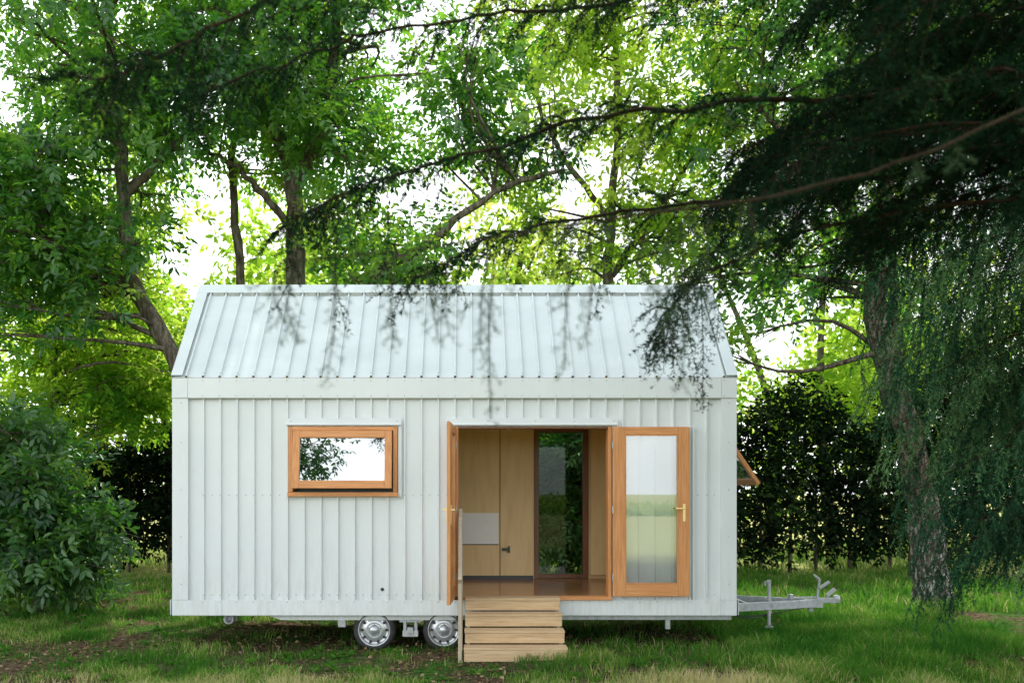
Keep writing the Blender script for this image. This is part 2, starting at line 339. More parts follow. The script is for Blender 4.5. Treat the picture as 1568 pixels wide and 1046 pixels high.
boxes('flashing_side',[(-.84,-.795,-.048,-.001,1.91,2.812),(-.175,-.13,-.048,-.001,.6,2.812),(2.90,2.93,-.048,-.001,.6,2.8)],M_white,H,.002)
sl=math.hypot(YM,ZR-ZE); uy,uz=YM/sl,(ZR-ZE)/sl
def rf(u,h,s): return (u,-.04+uy*s - uz*h, ZE+.012+uz*s+uy*h)
def rb(u,h,s): return (u,DEP+.04-uy*s + uz*h, ZE+.012+uz*s+uy*h)
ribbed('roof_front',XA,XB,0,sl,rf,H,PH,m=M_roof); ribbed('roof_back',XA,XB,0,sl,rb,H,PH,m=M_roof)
boxes('roof_core',[(X0+.02,X1-.02,0,sl-.03,0,1)],M_ply,H,0,xf=lambda p:Vector(rf(p.x,-.02-.06*p.z,p.y)))
boxes('roof_core_back',[(X0+.02,X1-.02,0,sl-.03,0,1)],M_ply,H,0,xf=lambda p:Vector(rb(p.x,-.02-.06*p.z,p.y)))
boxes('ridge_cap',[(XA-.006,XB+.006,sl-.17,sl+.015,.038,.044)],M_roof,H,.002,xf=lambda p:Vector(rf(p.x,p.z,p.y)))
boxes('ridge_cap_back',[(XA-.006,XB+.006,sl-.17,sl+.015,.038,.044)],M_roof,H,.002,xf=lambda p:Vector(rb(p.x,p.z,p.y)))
V=[];F=[]
x=PH-PITCH*2
while x<XB-.1:
    a,b=max(x+.024,XA+.1),min(x+PITCH-.024,XB-.1)
    if b>a+.05:
        o=len(V); V+=[rf(a+.01,.003,sl-.190),rf(b-.01,.003,sl-.190),rf(b,.037,sl-.168),rf(a,.037,sl-.168)]; F.append((o,o+1,o+2,o+3))
    x+=PITCH
pyobj('ridge_closure',V,F,M_galv,H)
for nm,fn in (('',rf),('_back',rb)):
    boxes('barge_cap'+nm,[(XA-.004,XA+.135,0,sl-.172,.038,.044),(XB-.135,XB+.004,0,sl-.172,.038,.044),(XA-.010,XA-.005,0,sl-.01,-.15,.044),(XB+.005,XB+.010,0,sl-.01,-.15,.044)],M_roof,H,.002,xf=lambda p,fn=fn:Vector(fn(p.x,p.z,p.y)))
boxes('eave_back_fascia',[(XA,XB,DEP+.04,DEP+.056,3.163,3.415)],M_white,H,.002)
def screw(c,xf=None):
    v,f=lathe([(.0075,0),(.0075,-.004),(.004,-.007)],(0,0,0),6)
    return [(p[0]+c[0],p[1]+c[1],p[2]+c[2]) for p in v],f
x=PH
pr=[]
inwin=lambda x,z:(WX0-.03<x<WX1+.06 and WZ0-.03<z<WZ1+.1) or (DX0-.08<x<DX1+1.06 and z<DZ1+.1)
while x<X1-.15:
    for z in (1.93,.66):
        if not inwin(x,z): pr.append(screw((x,-.034,z)))
        if not inwin(x+.107,z): pr.append(screw((x+.107,-.001,z)))
    for z in (3.19,3.385): pr.append(screw((x,-.062,z)))
    pr.append(screw((x,-.051,.575)))
    pr.append(screw(rf(x,.044,sl-.14)));pr.append(screw(rf(x,.034,.05)))
    x+=PITCH
for xx in (-3.6,3.36):
    for z in (.8,1.4,2.0,2.6,3.1): pr.append(screw((xx,-.048,z)))
for xx in (-2.2,-.85,-.2,.3,.9,1.4,1.9): pr.append(screw((xx,-.066,2.87)))
v,f=merge(*pr); pyobj('cladding_screws',v,f,M_galv,H)
v,f=lathe([(0.0,0),(.02,0),(.022,-.006),(.012,-.012),(.0,-.012)],(-1.045,-.005,.73),16); pyobj('water_inlet',v,f,M_black,H)
# awning window
fr=.055
boxes('window_frame',[(WX0,WX0+fr,-.065,.11,WZ0+.06,WZ1),(WX1-fr,WX1,-.065,.11,WZ0+.06,WZ1)],M_cedar_v,H,.004)
boxes('window_frame_rails',[(WX0+fr,WX1-fr,-.065,.11,WZ1-.05,WZ1),(WX0-.01,WX1+.01,-.085,.11,WZ0,WZ0+.055)],M_cedar_h,H,.004)
ta=math.radians(7)
def sash_xf(p):
    y=-.072+p.y; z=p.z
    return Vector((p.x, y*math.cos(ta)+z*math.sin(ta), WZ1-.055+z*math.cos(ta)))
sx0,sx1=WX0+fr+.01,WX1-fr-.01; sh=.735
boxes('window_sash_stiles',[(sx0,sx0+.09,-.03,.03,-sh,0),(sx1-.09,sx1,-.03,.03,-sh,0)],M_cedar_v,H,.006,xf=sash_xf)
boxes('window_sash_rails',[(sx0+.09,sx1-.09,-.03,.03,-.09,0),(sx0+.09,sx1-.09,-.03,.03,-sh,-sh+.10)],M_cedar_h,H,.006,xf=sash_xf)
boxes('window_glass',[(sx0+.09,sx1-.09,-.004,.004,-sh+.10,-.09)],M_glass_w,H,0,xf=sash_xf)
boxes('window_dark_backing',[(WX0+.06,WX1-.06,.13,.14,WZ0,WZ1)],M_black,H,0)  # black sheet added behind the sash, stands for the dark interior
tb=math.radians(34)
def gs(p):
    return Vector((X1+.03+p.y*math.cos(tb)-p.z*math.sin(tb), p.x, GZ1-.02+p.z*math.cos(tb)+p.y*math.sin(tb)))
boxes('gable_window_sash',[(GW0+.02,GW0+.11,-.02,.03,-.83,0),(GW1-.11,GW1-.02,-.02,.03,-.83,0),(GW0+.11,GW1-.11,-.02,.03,-.09,0),(GW0+.11,GW1-.11,-.02,.03,-.83,-.74)],M_cedar_v,H,.005,xf=gs)
boxes('gable_window_glass',[(GW0+.11,GW1-.11,.001,.007,-.74,-.09)],M_glass,H,0,xf=gs)
boxes('gable_window_frame',[(X1-.1,X1+.05,GW0,GW0+.05,GZ0,GZ1),(X1-.1,X1+.05,GW1-.05,GW1,GZ0,GZ1),(X1-.1,X1+.05,GW0+.05,GW1-.05,GZ0,GZ0+.05),(X1-.1,X1+.05,GW0+.05,GW1-.05,GZ1-.03,GZ1)],M_cedar_h,H,.004)
# entrance doors
boxes('door_frame',[(DX0,DX0+.05,-.06,.124,DZ0,DZ1),(DX1-.03,DX1+.015,-.06,.124,DZ0,DZ1)],M_cedar_v,H,.004)
boxes('door_frame_head',[(DX0+.05,DX1-.03,-.045,.124,DZ1-.025,DZ1)],M_darkwood,H,.003)
boxes('door_sill',[(DX0+.05,DX1+.02,-.09,.034,.60,.648)],M_cedar_h,H,.005)
def leaf(prefix,xf,w=.97,h=2.14):
    st=.155
    boxes(prefix+'_stiles',[(0,st,-.022,.022,0,h),(w-st+.01,w,-.022,.022,0,h)],M_cedar_v,H,.006,xf=xf)
    boxes(prefix+'_rails',[(st,w-st+.01,-.022,.022,h-.10,h),(st,w-st+.01,-.022,.022,0,.16)],M_cedar_h,H,.006,xf=xf)
    boxes(prefix+'_bead',[(st,st+.012,-.026,.026,.16,h-.10),(w-st-.002,w-st+.01,-.026,.026,.16,h-.10),(st+.012,w-st-.002,-.026,.026,.16,.172),(st+.012,w-st-.002,-.026,.026,h-.112,h-.10)],M_cedar_v,H,.002,xf=xf)
    boxes(prefix+'_glass',[(st+.012,w-st-.002,-.005,.005,.172,h-.112)],M_glass,H,0,xf=xf)
    hx=w-.07
    boxes(prefix+'_handle',[(hx-.018,hx+.018,-.030,.030,1.0-.06,1.0+.17),(hx-.01,hx+.01,-.065,.065,1.10,1.12),(hx-.12,hx+.01,-.072,-.058,1.10,1.122),(hx-.12,hx+.01,.058,.072,1.10,1.122)],M_brass,H,.003,xf=xf)
    boxes(prefix+'_hinges',[(-.012,.006,-.03,-.01,.2,.29),(-.012,.006,-.03,-.01,1.05,1.14),(-.012,.006,-.03,-.01,1.86,1.95)],M_galv,H,.002,xf=xf)
leaf('door_right',lambda p:Vector((DX1+.022+p.x,-.11+p.y+.012*p.x,.652+p.z)))
aL=math.radians(93.5)
leaf('door_left',lambda p:Vector((DX0+.0+math.cos(aL)*p.x-p.y,-.065-math.sin(aL)*p.x,.652+p.z)),w=.95)

# ---------------------------------------------------------------- trailer running gear
boxes('chassis_beam',[(-2.35,3.44,.10,.16,.325,.398),(-2.35,3.44,2.34,2.40,.325,.398)]+[(x,x+.05,.16,2.34,.33,.395) for x in np.arange(-2.3,3.4,.7)],M_galv,H,.004)
v=[(-2.55,.05,.40),(-2.35,.05,.33),(-.1,.05,.33),(-.1,.05,.40),(-2.55,.09,.40),(-2.35,.09,.33),(-.1,.09,.33),(-.1,.09,.40)]
pyobj('chassis_side_rail',v,[(0,1,2,3),(7,6,5,4),(0,4,5,1),(1,5,6,2),(2,6,7,3),(3,7,4,0)],M_white,H,.002)
boxes('suspension_bracket',[(-.83,-.55,.05,.12,.30,.34),(-.78,-.74,.03,.1,.14,.33),(-.64,-.60,.03,.1,.14,.33),(-.79,-.59,.02,.1,.12,.20),(-1.62,-1.52,.04,.1,.24,.33),(-.73,-.65,0.0,.1,.16,.24)],M_galv,H,.006)
for i,cx in enumerate((-1.155,-.262)):
    for yy,sg in ((.06,1),(2.44,-1)):
        a=lambda y:y*sg
        c=(cx,yy,.20)
        prof=[(.185,.0),(.215,-.012),(.245,-.006),(.268,.02),(.275,.06),(.275,.12),(.262,.16),(.22,.175),(.18,.17)]
        v,f=lathe([(r,a(y)) for r,y in prof],c,48)
        f=f[:-2]+[f[-1]]
        pyobj('tyre',v,f,M_tyre,H,smooth=True)
        prof=[(.203,-.004),(.207,-.010),(.200,-.014),(.190,-.004),(.182,.03),(.150,.035),(.125,.012),(.09,.005),(.075,.012),(.062,-.002),(.045,-.028),(.0,-.032)]
        v,f=lathe([(r,a(y)) for r,y in prof],c,48); f=f[:-2]
        pyobj('wheel_rim',v,f,M_rim,H,smooth=True)
        pr=[]
        for k in range(10):
            t=2*math.pi*k/10; r=.155
            pr.append(lathe([(0.0,a(.012)),(.017,a(.012)),(.017,a(.03))],(cx+r*math.cos(t),yy,.20+r*math.sin(t)),12))
        v,f=merge(*pr); pyobj('wheel_slots',v,f,M_black,H)
        pr=[]
        for k in range(5):
            t=2*math.pi*k/5+.3; r=.072
            pr.append(lathe([(.011,a(.005)),(.011,a(-.012)),(.006,a(-.016))],(cx+r*math.cos(t),yy,.20+r*math.sin(t)),6))
        v,f=merge(*pr); pyobj('wheel_nuts',v,f,M_galv,H)
    boxes('axle',[(cx-.03,cx+.03,.22,2.28,.17,.23)],M_galv,H,.004)
v,f=lathe([(.06,0),(.065,-.01),(.065,-.12),(.05,-.12),(.05,-.01)],(-3.03,.2,.335),24); pyobj('waste_pipe',v,f,M_galv,H,smooth=True)
boxes('corner_steady',[(-2.99,-2.95,.2,.25,.30,.41),(-3.10,-3.06,.2,.25,.33,.41),(2.6,2.66,.14,.2,.2,.34)],M_galv,H,.003)
def beam(a,b,w,h):
    a=Vector(a);b=Vector(b); d=(b-a); L=d.length; q=d.to_track_quat('X','Z').to_matrix()
    def xf(p): return a+q@p
    V=[xf(Vector(p)) for p in boxv(0,L,-w/2,w/2,-h/2,h/2)]
    return V,BF
v,f=merge(beam((3.3,.55,.41),(4.95,1.22,.40),.06,.11),beam((3.3,1.95,.41),(4.95,1.28,.40),.06,.11),beam((3.9,.8,.40),(3.9,1.7,.40),.05,.08),beam((4.80,1.25,.40),(5.05,1.25,.40),.12,.12))
pyobj('drawbar',v,f,M_galv,H,.005)
v,f=merge(beam((4.95,1.25,.44),(5.28,1.25,.44),.09,.07),beam((4.98,1.25,.40),(5.02,1.25,.74),.03,.03),beam((5.0,1.25,.60),(5.16,1.25,.70),.03,.04),beam((5.02,1.25,.74),(4.94,1.25,.80),.03,.03),beam((5.12,1.25,.50),(5.24,1.25,.60),.04,.05),beam((4.9,1.25,.36),(4.9,1.25,.28),.04,.06),
  lathe([(.0,-.05),(.05,-.05),(.055,0),(.04,.05),(0,.06)],(5.26,1.25,.46),16,'z'),beam((4.5,1.2,.475),(4.95,1.22,.49),.02,.02),beam((4.6,1.2,.46),(4.6,1.2,.53),.08,.06))
pyobj('tow_coupling',v,f,M_galv,H,.004)
v,f=merge(lathe([(.024,-.32),(.024,.26)],(4.2,.93,.44),16,'z'),lathe([(.034,-.14),(.034,.06)],(4.2,.93,.44),16,'z'),beam((4.2,.93,.70),(4.2,.93,.76),.03,.05),beam((4.2,.90,.74),(4.14,.90,.74),.02,.02),beam((4.14,.90,.68),(4.14,.90,.75),.02,.02),lathe([(.06,0),(.06,.02),(.02,.03)],(4.2,.93,.10),16,'z'),beam((3.95,.93,.40),(4.25,.93,.40),.09,.05))
pyobj('jockey_stand',v,f,M_galv,H,.002)
for s in (0,1):
    T=Tubes(); T.add(spline([(3.5,.75,.33),(3.9,.85,.24+.03*s),(4.4,1.05,.3),(4.9,1.2,.36)],16),np.full(16,.008),6); T.make('brake_cable',M_black,H)

# ---------------------------------------------------------------- entry steps
S=empty('wooden_steps',(.6,-.5,0))
tre=[];ris=[]
for i in range(4):
    zt=.655-.165*i; y1=-.10-.23*i; y0=y1-.235
    e=.006*i+rng.uniform(-.004,.004)
    tre+= [(.015-e,1.185+e,y0-.004,y0+.108,zt-.03,zt),(.015-e,1.185+e,y0+.114,y1+.0,zt-.03,zt)]
    zb=zt-.165 if i<3 else -.02
    ris+= [(.02-e,1.18+e,y0+.000,y0+.022,zb+.016,zt-.0325)]
boxes('treads',tre,M_step,S,.003); boxes('risers',ris,M_step,S,.003)
st=[]
for x in (.03,1.13):
    for i in range(4):
        y1=-.10-.23*i; st.append((x,x+.04,y1-.205,y1-.002,-.03,.62-.165*i))
boxes('stringers',st,M_post,S,.003)
boxes('handrail_posts',[(-.062,-.02,-.24,-.15,-.02,1.76),(-.072,-.028,-1.01,-.93,-.03,.95)],M_post,S,.005)
v,f=merge(beam((-.045,-.13,1.70),(-.05,-1.02,.92),.045,.09),beam((-.045,-.2,1.15),(-.05,-.97,.52),.03,.07)); pyobj('handrail',v,f,M_post,S,.005)

# ---------------------------------------------------------------- foliage generators
def leaves(pos,d,nrm,L,wr=.42):
    d=norm(d); s=norm(np.cross(d,nrm)); n_=np.cross(s,d); L=L[:,None]; w=L*wr
    b=pos; tip=pos+d*L-n_*L*.14
    V=np.stack([b,b+d*L*.32+s*w*.5+n_*L*.05,b+d*L*.68+s*w*.42+n_*L*.02,tip,b+d*L*.68-s*w*.42+n_*L*.02,b+d*L*.32-s*w*.5+n_*L*.05],1).reshape(-1,3)
    i=np.arange(len(pos))*6
    F=np.stack([np.stack([i,i+1,i+2,i+3],-1),np.stack([i,i+3,i+4,i+5],-1)],1).reshape(-1,4)
    return V,F
c=10000; x=rng.uniform(-7,7,c); y=rng.uniform(-3,4,c); k=rng.random(c)<np.clip(vnoise(x,y,.9,9)*1.5-.25+(np.abs(y)<1.5)*.15,.05,1); x=x[k];y=y[k];c=len(x)
P=np.stack([x,y,gz(x,y)+rng.uniform(.004,.04,c)],-1); d=norm(rng.normal(size=(c,3))*np.array([1,1,.25]))
V,F=leaves(P,d,np.array([0,0,1.])+.5*rng.normal(size=(c,3)),rng.uniform(.025,.075,c),.55)
fast('leaf_litter',V,F,M_litter,rnd=np.repeat(rng.random(c),2))
c=240; x=rng.uniform(-6,6.5,c); y=rng.uniform(-2.6,2.8,c); k=~((x>-3.5)&(x<3.3)&(y>.2)&(y<2.5)); x=x[k];y=y[k];c=len(x); idx=np.repeat(np.arange(c),9); m_=len(idx)
P=np.stack([x,y,gz(x,y)+.01],-1)[idx]; th=rng.uniform(0,6.28,m_); d=np.stack([np.cos(th),np.sin(th),rng.uniform(.2,1.1,m_)],-1)
V,F=leaves(P,d,np.array([0,0,1.])+.2*rng.normal(size=(m_,3)),rng.uniform(.05,.13,m_),.4)
fast('lawn_weeds',V,F,M_grass,rnd=np.repeat(rng.uniform(.1,.6,m_),2))
def sprays(base,d,L,rnd,ll,pairs=3,droop=.25,wr=.42):
    d=norm(d); n0=norm(np.array([0,0,1.])+.55*rng.normal(size=d.shape)); s=norm(np.cross(d,n0)); n_=np.cross(s,d)
    P=[];D=[];NN=[];LL=[];R=[]
    ts=[(.25+.6*k/max(pairs-1,1),sg) for k in range(pairs) for sg in (-1,1)]+[(1,0)]
    for t,sg in ts:
        P.append(base+d*(L*t)[:,None]-np.array([0,0,1.])*(droop*.3*L*t*t)[:,None])
        D.append(norm(d*(.6 if sg else 1)+s*sg*.9+rng.normal(size=d.shape)*.22-np.array([0,0,droop])))
        NN.append(n_+rng.normal(size=d.shape)*.3); LL.append(ll*rng.uniform(.7,1.25,len(base))); R.append(rnd+rng.normal(0,.08,len(base)))
    V,F=leaves(np.concatenate(P),np.concatenate(D),np.concatenate(NN),np.concatenate(LL),wr)
    return V,F,np.repeat(np.concatenate(R),2)
def cluster_sprays(cent,rad,per,crnd,ll,flat=.65,**k):
    n=len(cent); idx=np.repeat(np.arange(n),per); m=len(idx)
    o=norm(rng.normal(size=(m,3))); r=rng.random(m)**.5
    off=o*r[:,None]*rad[idx][:,None]; off[:,2]*=flat
    d=norm(o+rng.normal(size=(m,3))*.5+np.array([0,0,-.1]))
    return sprays(cent[idx]+off,d,np.full(m,ll*2.6)*rng.uniform(.7,1.2,m),crnd[idx]+rng.normal(0,.08,m),ll,**k)
def tree(name,skel,ell,nclu,per,ll,lmat,bark=M_bark,seed=1,rad=(.45,.9),holes=(),pairs=3,rbias=0.5,zmin=1.2):
    base=skel[0][0][0]; E=empty(name,base); T=Tubes(); sk=[];sr=[]
    for pts,r0,r1 in skel:
        n_=max(14,int(6*len(pts))); P=spline(pts,n_); P[1:-1]+=rng.normal(size=P[1:-1].shape)*.02
        R=np.linspace(r0,r1,n_)*(1+.05*rng.normal(size=n_))
        if pts is skel[0][0]:
            R[0]*=1.45;R[1]*=1.12
        T.add(P,R,14,.05); sk.append(P);sr.append(R)
    SK=np.concatenate(sk);SR=np.concatenate(sr)
    W=np.array([e[2] for e in ell],float);W/=W.sum()
    C=[]
    while len(C)<nclu:
        e=ell[rng.choice(len(ell),p=W)]; q=norm(rng.normal(size=3))*rng.random()**.45; p=np.array(e[0])+q*np.array(e[1])
        if p[2]<zmin: continue
        if any(((p[0]-h[0])/h[2])**2+((p[2]-h[1])/h[3])**2<1 for h in holes): continue
        C.append(p)
    C=np.array(C)
    for c in C:
        dd=np.linalg.norm(SK-c,axis=1)+np.where(SK[:,2]>c[2],2.0,0)+np.where(SK[:,2]<min(2.5,c[2]),3,0); j=np.argmin(dd); a=SK[j]; L=np.linalg.norm(c-a)
        mid=(a+c)/2+rng.normal(size=3)*.12*L+np.array([0,0,.08*L]); r0=min(SR[j]*.55,.02+.013*L)
        P=spline([a,mid,c],8); T.add(P,np.linspace(r0,.008,8),5)
        for k in range(4):
            e=c+norm(rng.normal(size=3))*rng.uniform(.4,.9)*np.array([1,1,.6]); T.add(spline([P[5],(P[6]+e)/2+rng.normal(size=3)*.08,e],5),np.linspace(.011,.004,5),4)
    T.make('trunk_and_limbs',bark,E)
    crnd=np.clip(rng.normal(rbias,.27,len(C)),0,1)
    V,F,R=cluster_sprays(C,rng.uniform(*rad,len(C)),per,crnd,ll,pairs=pairs)
    fast('crown',V,F,lmat,E,rnd=R)
    return E
HO=[(-.9,7.7,.9,.8),(-1.3,10.4,1.2,.8),(-4.7,6.9,.5,.5),(5.9,4.6,1.0,.9),(6.3,6.6,.6,.5),(1.6,9.6,.6,.5),(-3.3,7.0,.75,1.2),(-5.9,6.6,.6,.9),(7.55,5.0,.8,1.2),(-8.2,8.6,.6,.5),(-6.9,10.6,.7,.5)]
tree('walnut_tree',[([(-4.3,4.4,-.1),(-4.7,4.5,2.2),(-5.1,4.6,4.2),(-5.9,4.7,5.7),(-6.1,4.6,7.8),(-6.4,4.8,10.2),(-6.2,5,12.4)],.20,.06),
      ([(-5.9,4.7,5.6),(-6.9,4.3,6.5),(-8.2,4.2,7.4),(-9.4,4.0,8.4)],.10,.03),([(-6.1,4.6,7.2),(-5.2,5,8.4),(-4.5,5.2,10)],.09,.03)],
     [((-6.6,4.8,9.5),(2.9,2.8,3.6),3),((-7.5,4.2,6.3),(2.4,2.2,1.8),1.8)],128,36,.155,M_leaf,seed=1,rbias=.42,holes=HO,rad=(.45,.85))
tree('walnut_tree',[([(-3.0,6,-.1),(-3.1,6,3),(-3.25,6,5.9),(-3.35,6,8.1),(-4.1,6,10.1),(-4.5,6.2,12.8)],.25,.08),
      ([(-3.35,6,7.9),(-2.7,6.1,9.2),(-2.4,6,11.5),(-1.8,6,13.3)],.15,.05),([(-3.1,6,3.9),(-1.7,5.4,5.95),(-.9,5.2,6.4),(.7,5,7.5),(1.8,4.9,7.8)],.13,.03),
      ([(-4.4,6.5,-.1),(-4.4,6.5,3),(-4.45,6.5,6),(-4.6,6.5,8.6),(-4.2,6.6,11)],.13,.05),([(-3.3,6,7),(-4.2,5.6,8),(-5.2,5.5,8.6)],.08,.03)],
     [((-3.2,6,10.6),(3.0,2.8,3.0),3),((.2,5.4,8.8),(2.4,2,1.6),.6),((-1.8,5.8,6.5),(2.2,1.4,.9),.55)],116,36,.155,M_leaf,seed=2,holes=HO,rbias=.5,rad=(.45,.85))
tree('walnut_tree',[([(3.0,7.5,-.1),(3.1,7.5,4),(3.05,7.5,7),(3.2,7.4,10),(3.0,7.4,13)],.15,.05),([(3.1,7.5,6.5),(4.4,7.2,8.4),(5.4,7,9.6)],.08,.03),([(3.1,7.5,7.6),(1.9,7.3,9.2),(1.2,7.2,11)],.07,.03)],
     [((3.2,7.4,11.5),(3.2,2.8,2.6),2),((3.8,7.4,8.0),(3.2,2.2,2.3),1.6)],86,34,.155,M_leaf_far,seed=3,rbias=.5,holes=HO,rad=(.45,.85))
tree('walnut_tree',[([(8.45,4.8,-.1),(8.35,4.8,1.0),(8.1,4.8,2.6),(7.47,4.8,5.0),(7.5,4.8,6.8),(7.8,4.8,9),(7.7,4.8,11.5)],.33,.08),([(7.9,4.8,3.2),(7.9,5.1,5.2),(7.8,5.2,8)],.12,.06),
      ([(7.5,4.8,6.2),(6.3,4.6,7.6),(5.2,4.5,8.8)],.12,.04),([(7.5,4.8,6.6),(9,4.7,8.2),(10.5,4.6,9.3)],.12,.04)],
     [((7.6,4.9,10),(3.6,2.8,3.0),3),((6.4,5.2,5.4),(2.3,1.2,1.9),.9)],112,36,.155,M_leaf,bark=M_lichen,seed=4,holes=HO,rbias=.48,rad=(.45,.85))
tree('walnut_tree',[([(-9.0,7.6,-.1),(-8.9,7.6,2.2),(-8.6,7.6,4.5),(-8.7,7.6,6.5)],.15,.05)],
     [((-8.3,7.6,4.7),(2.8,1.2,2.4),3)],60,32,.155,M_leaf_far,seed=8,rbias=.38,rad=(.4,.8))
tree('walnut_tree',[([(-6.2,-14.6,-.1),(-6.1,-14.5,3),(-5.7,-14.4,6),(-5.6,-14.4,9)],.22,.08)],
     [((-5.7,-14.3,7.4),(2.1,1.8,1.9),3)],46,30,.155,M_leaf_dark,seed=9,rbias=.3)
tree('broadleaf_shrub',[([(-6.9,3.2,-.1),(-6.8,3.2,1.0),(-6.6,3.1,2.0)],.06,.02),([(-6.9,3.2,.1),(-6.2,3.0,.9),(-5.7,2.9,1.6)],.04,.015),([(-6.9,3.2,.1),(-7.6,3.0,.9),(-8.2,2.9,1.6)],.04,.015)],
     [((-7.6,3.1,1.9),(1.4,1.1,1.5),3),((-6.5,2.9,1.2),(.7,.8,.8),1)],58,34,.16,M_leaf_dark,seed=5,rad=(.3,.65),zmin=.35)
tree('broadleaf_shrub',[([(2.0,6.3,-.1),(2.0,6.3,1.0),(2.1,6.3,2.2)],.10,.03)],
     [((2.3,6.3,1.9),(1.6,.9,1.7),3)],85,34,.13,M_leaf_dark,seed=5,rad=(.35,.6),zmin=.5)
# distant tree mass
E=empty('distant_trees',(0,18,0)); T=Tubes(); C=[];rr=[]
HD=[(-1.5,11.6,1.6,1.4),(10.2,7.2,1.7,1.8),(-7.8,9.8,.9,1.1),(2.8,11.2,1.1,.9),(-11.5,7.0,.8,.9),(6.4,9.5,.8,.8)]
for i in range(28):
    x=-28+i*2.1+rng.uniform(-.8,.8); y=rng.uniform(14,24); h=rng.uniform(9,14)
    T.add(spline([(x,y,-.1),(x+rng.normal()*.3,y,h*.4),(x+rng.normal()*.6,y,h*.9)],10),np.linspace(.22,.05,10),8,.05)
    for k in range(40):
        q=norm(rng.normal(size=3))*rng.random()**.4; p=(x+q[0]*2.7,y+q[1]*2.4,h*.57+q[2]*h*.46)
        if any(((p[0]-h_[0])/h_[2])**2+((p[2]-h_[1])/h_[3])**2<1 for h_ in HD): continue
        C.append(p); rr.append(rng.uniform(.6,1.1))
C=np.array(C);rr=np.array(rr); k=C[:,2]>1.5; C=C[k];rr=rr[k]
T.make('trunks',M_bark,E)
V,F,R=cluster_sprays(C,rr,20,np.clip(rng.normal(.47,.3,len(C)),0,1),.25,pairs=2,wr=.5)
fast('crowns',V,F,M_leaf_far,E,rnd=R)
# hedge
def hedge(name,x0,x1,y,th,z0,ztop,n,mat_,size):
    E=empty(name,((x0+x1)/2,y,0)); T=Tubes()
    for x in np.arange(x0,x1,.75):
        xx=x+rng.uniform(-.25,.25); yy=y+rng.uniform(-.2,.2); T.add([(xx,yy,-.1),(xx+.03,yy,1.2),(xx,yy,2.4)],[.05,.04,.015],6)
    T.make('stems',M_bark,E)
    x=rng.uniform(x0,x1,n); zt=ztop(x)*(.76+.42*vnoise(x,x*0,.6,31)+.10*vnoise(x,x*0,3.1,32)); z=z0+(zt-z0)*rng.random(n)
    keep=rng.random(n)<np.clip(.04+(z-z0)/.8+1.0*(vnoise(x,z,1.3,33)-.5),.02,1)
    P=np.stack([x,y+th*rng.normal(size=n)*.45+.35*(vnoise(x,z,1.4,8)-.5),z],-1)[keep]; m=len(P)
    V,F,R=sprays(P,norm(rng.normal(size=(m,3))+np.array([0,-.3,-.25])),np.full(m,size*2.0),np.clip(.05+.8*vnoise(P[:,0],P[:,2],1.5,12)*rng.random(m)*1.5,0,1),size,pairs=2,wr=.5)
    fast('foliage',V,F,mat_,E,rnd=R)
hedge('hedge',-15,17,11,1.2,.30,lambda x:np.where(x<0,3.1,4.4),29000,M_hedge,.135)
x=rng.uniform(-70,70,3500); P=np.stack([x,-62+rng.normal(size=3500)*2,rng.random(3500)*(.6+.8*vnoise(x,x*0,.12,4))],-1)
V,F,R=sprays(P,norm(rng.normal(size=P.shape)),np.full(3500,.6),rng.random(3500)*.5+.5,.45,pairs=2,wr=.6)
fast('field_hedgerow',V,F,M_leaf_far,rnd=R)

# ---------------------------------------------------------------- conifers
class Needles:
    def __init__(s): s.a=[];s.b=[];s.r=[]
    def seg(s,P,r):
        P=np.asarray(P); s.a.append(P[:-1]);s.b.append(P[1:]);s.r.append(np.full(len(P)-1,r))
    def make(s,name,m,parent,per_m,ln,w,spread=1.0):
        A=np.concatenate(s.a);B=np.concatenate(s.b);R=np.concatenate(s.r); L=np.linalg.norm(B-A,axis=1)
        cnt=np.maximum(1,(L*per_m+rng.random(len(L))).astype(int)); idx=np.repeat(np.arange(len(A)),cnt); n_=len(idx)
        t=rng.random(n_)[:,None]; p=A[idx]*(1-t)+B[idx]*t; d=norm(B-A)[idx]
        rad=norm(np.cross(d,rng.normal(size=(n_,3)))); nd=norm(d*.65+rad*spread); sd=norm(np.cross(nd,rng.normal(size=(n_,3))))*w*.5
        l=ln*rng.uniform(.6,1.2,n_)[:,None]
        V=np.stack([p-sd,p+sd,p+nd*l],1).reshape(-1,3); i=np.arange(n_)*3
        fast(name,V,np.stack([i,i+1,i+2],-1),m,parent,rnd=R[idx]+rng.normal(0,.12,n_)); return n_
Z=np.array([0,0,1.])
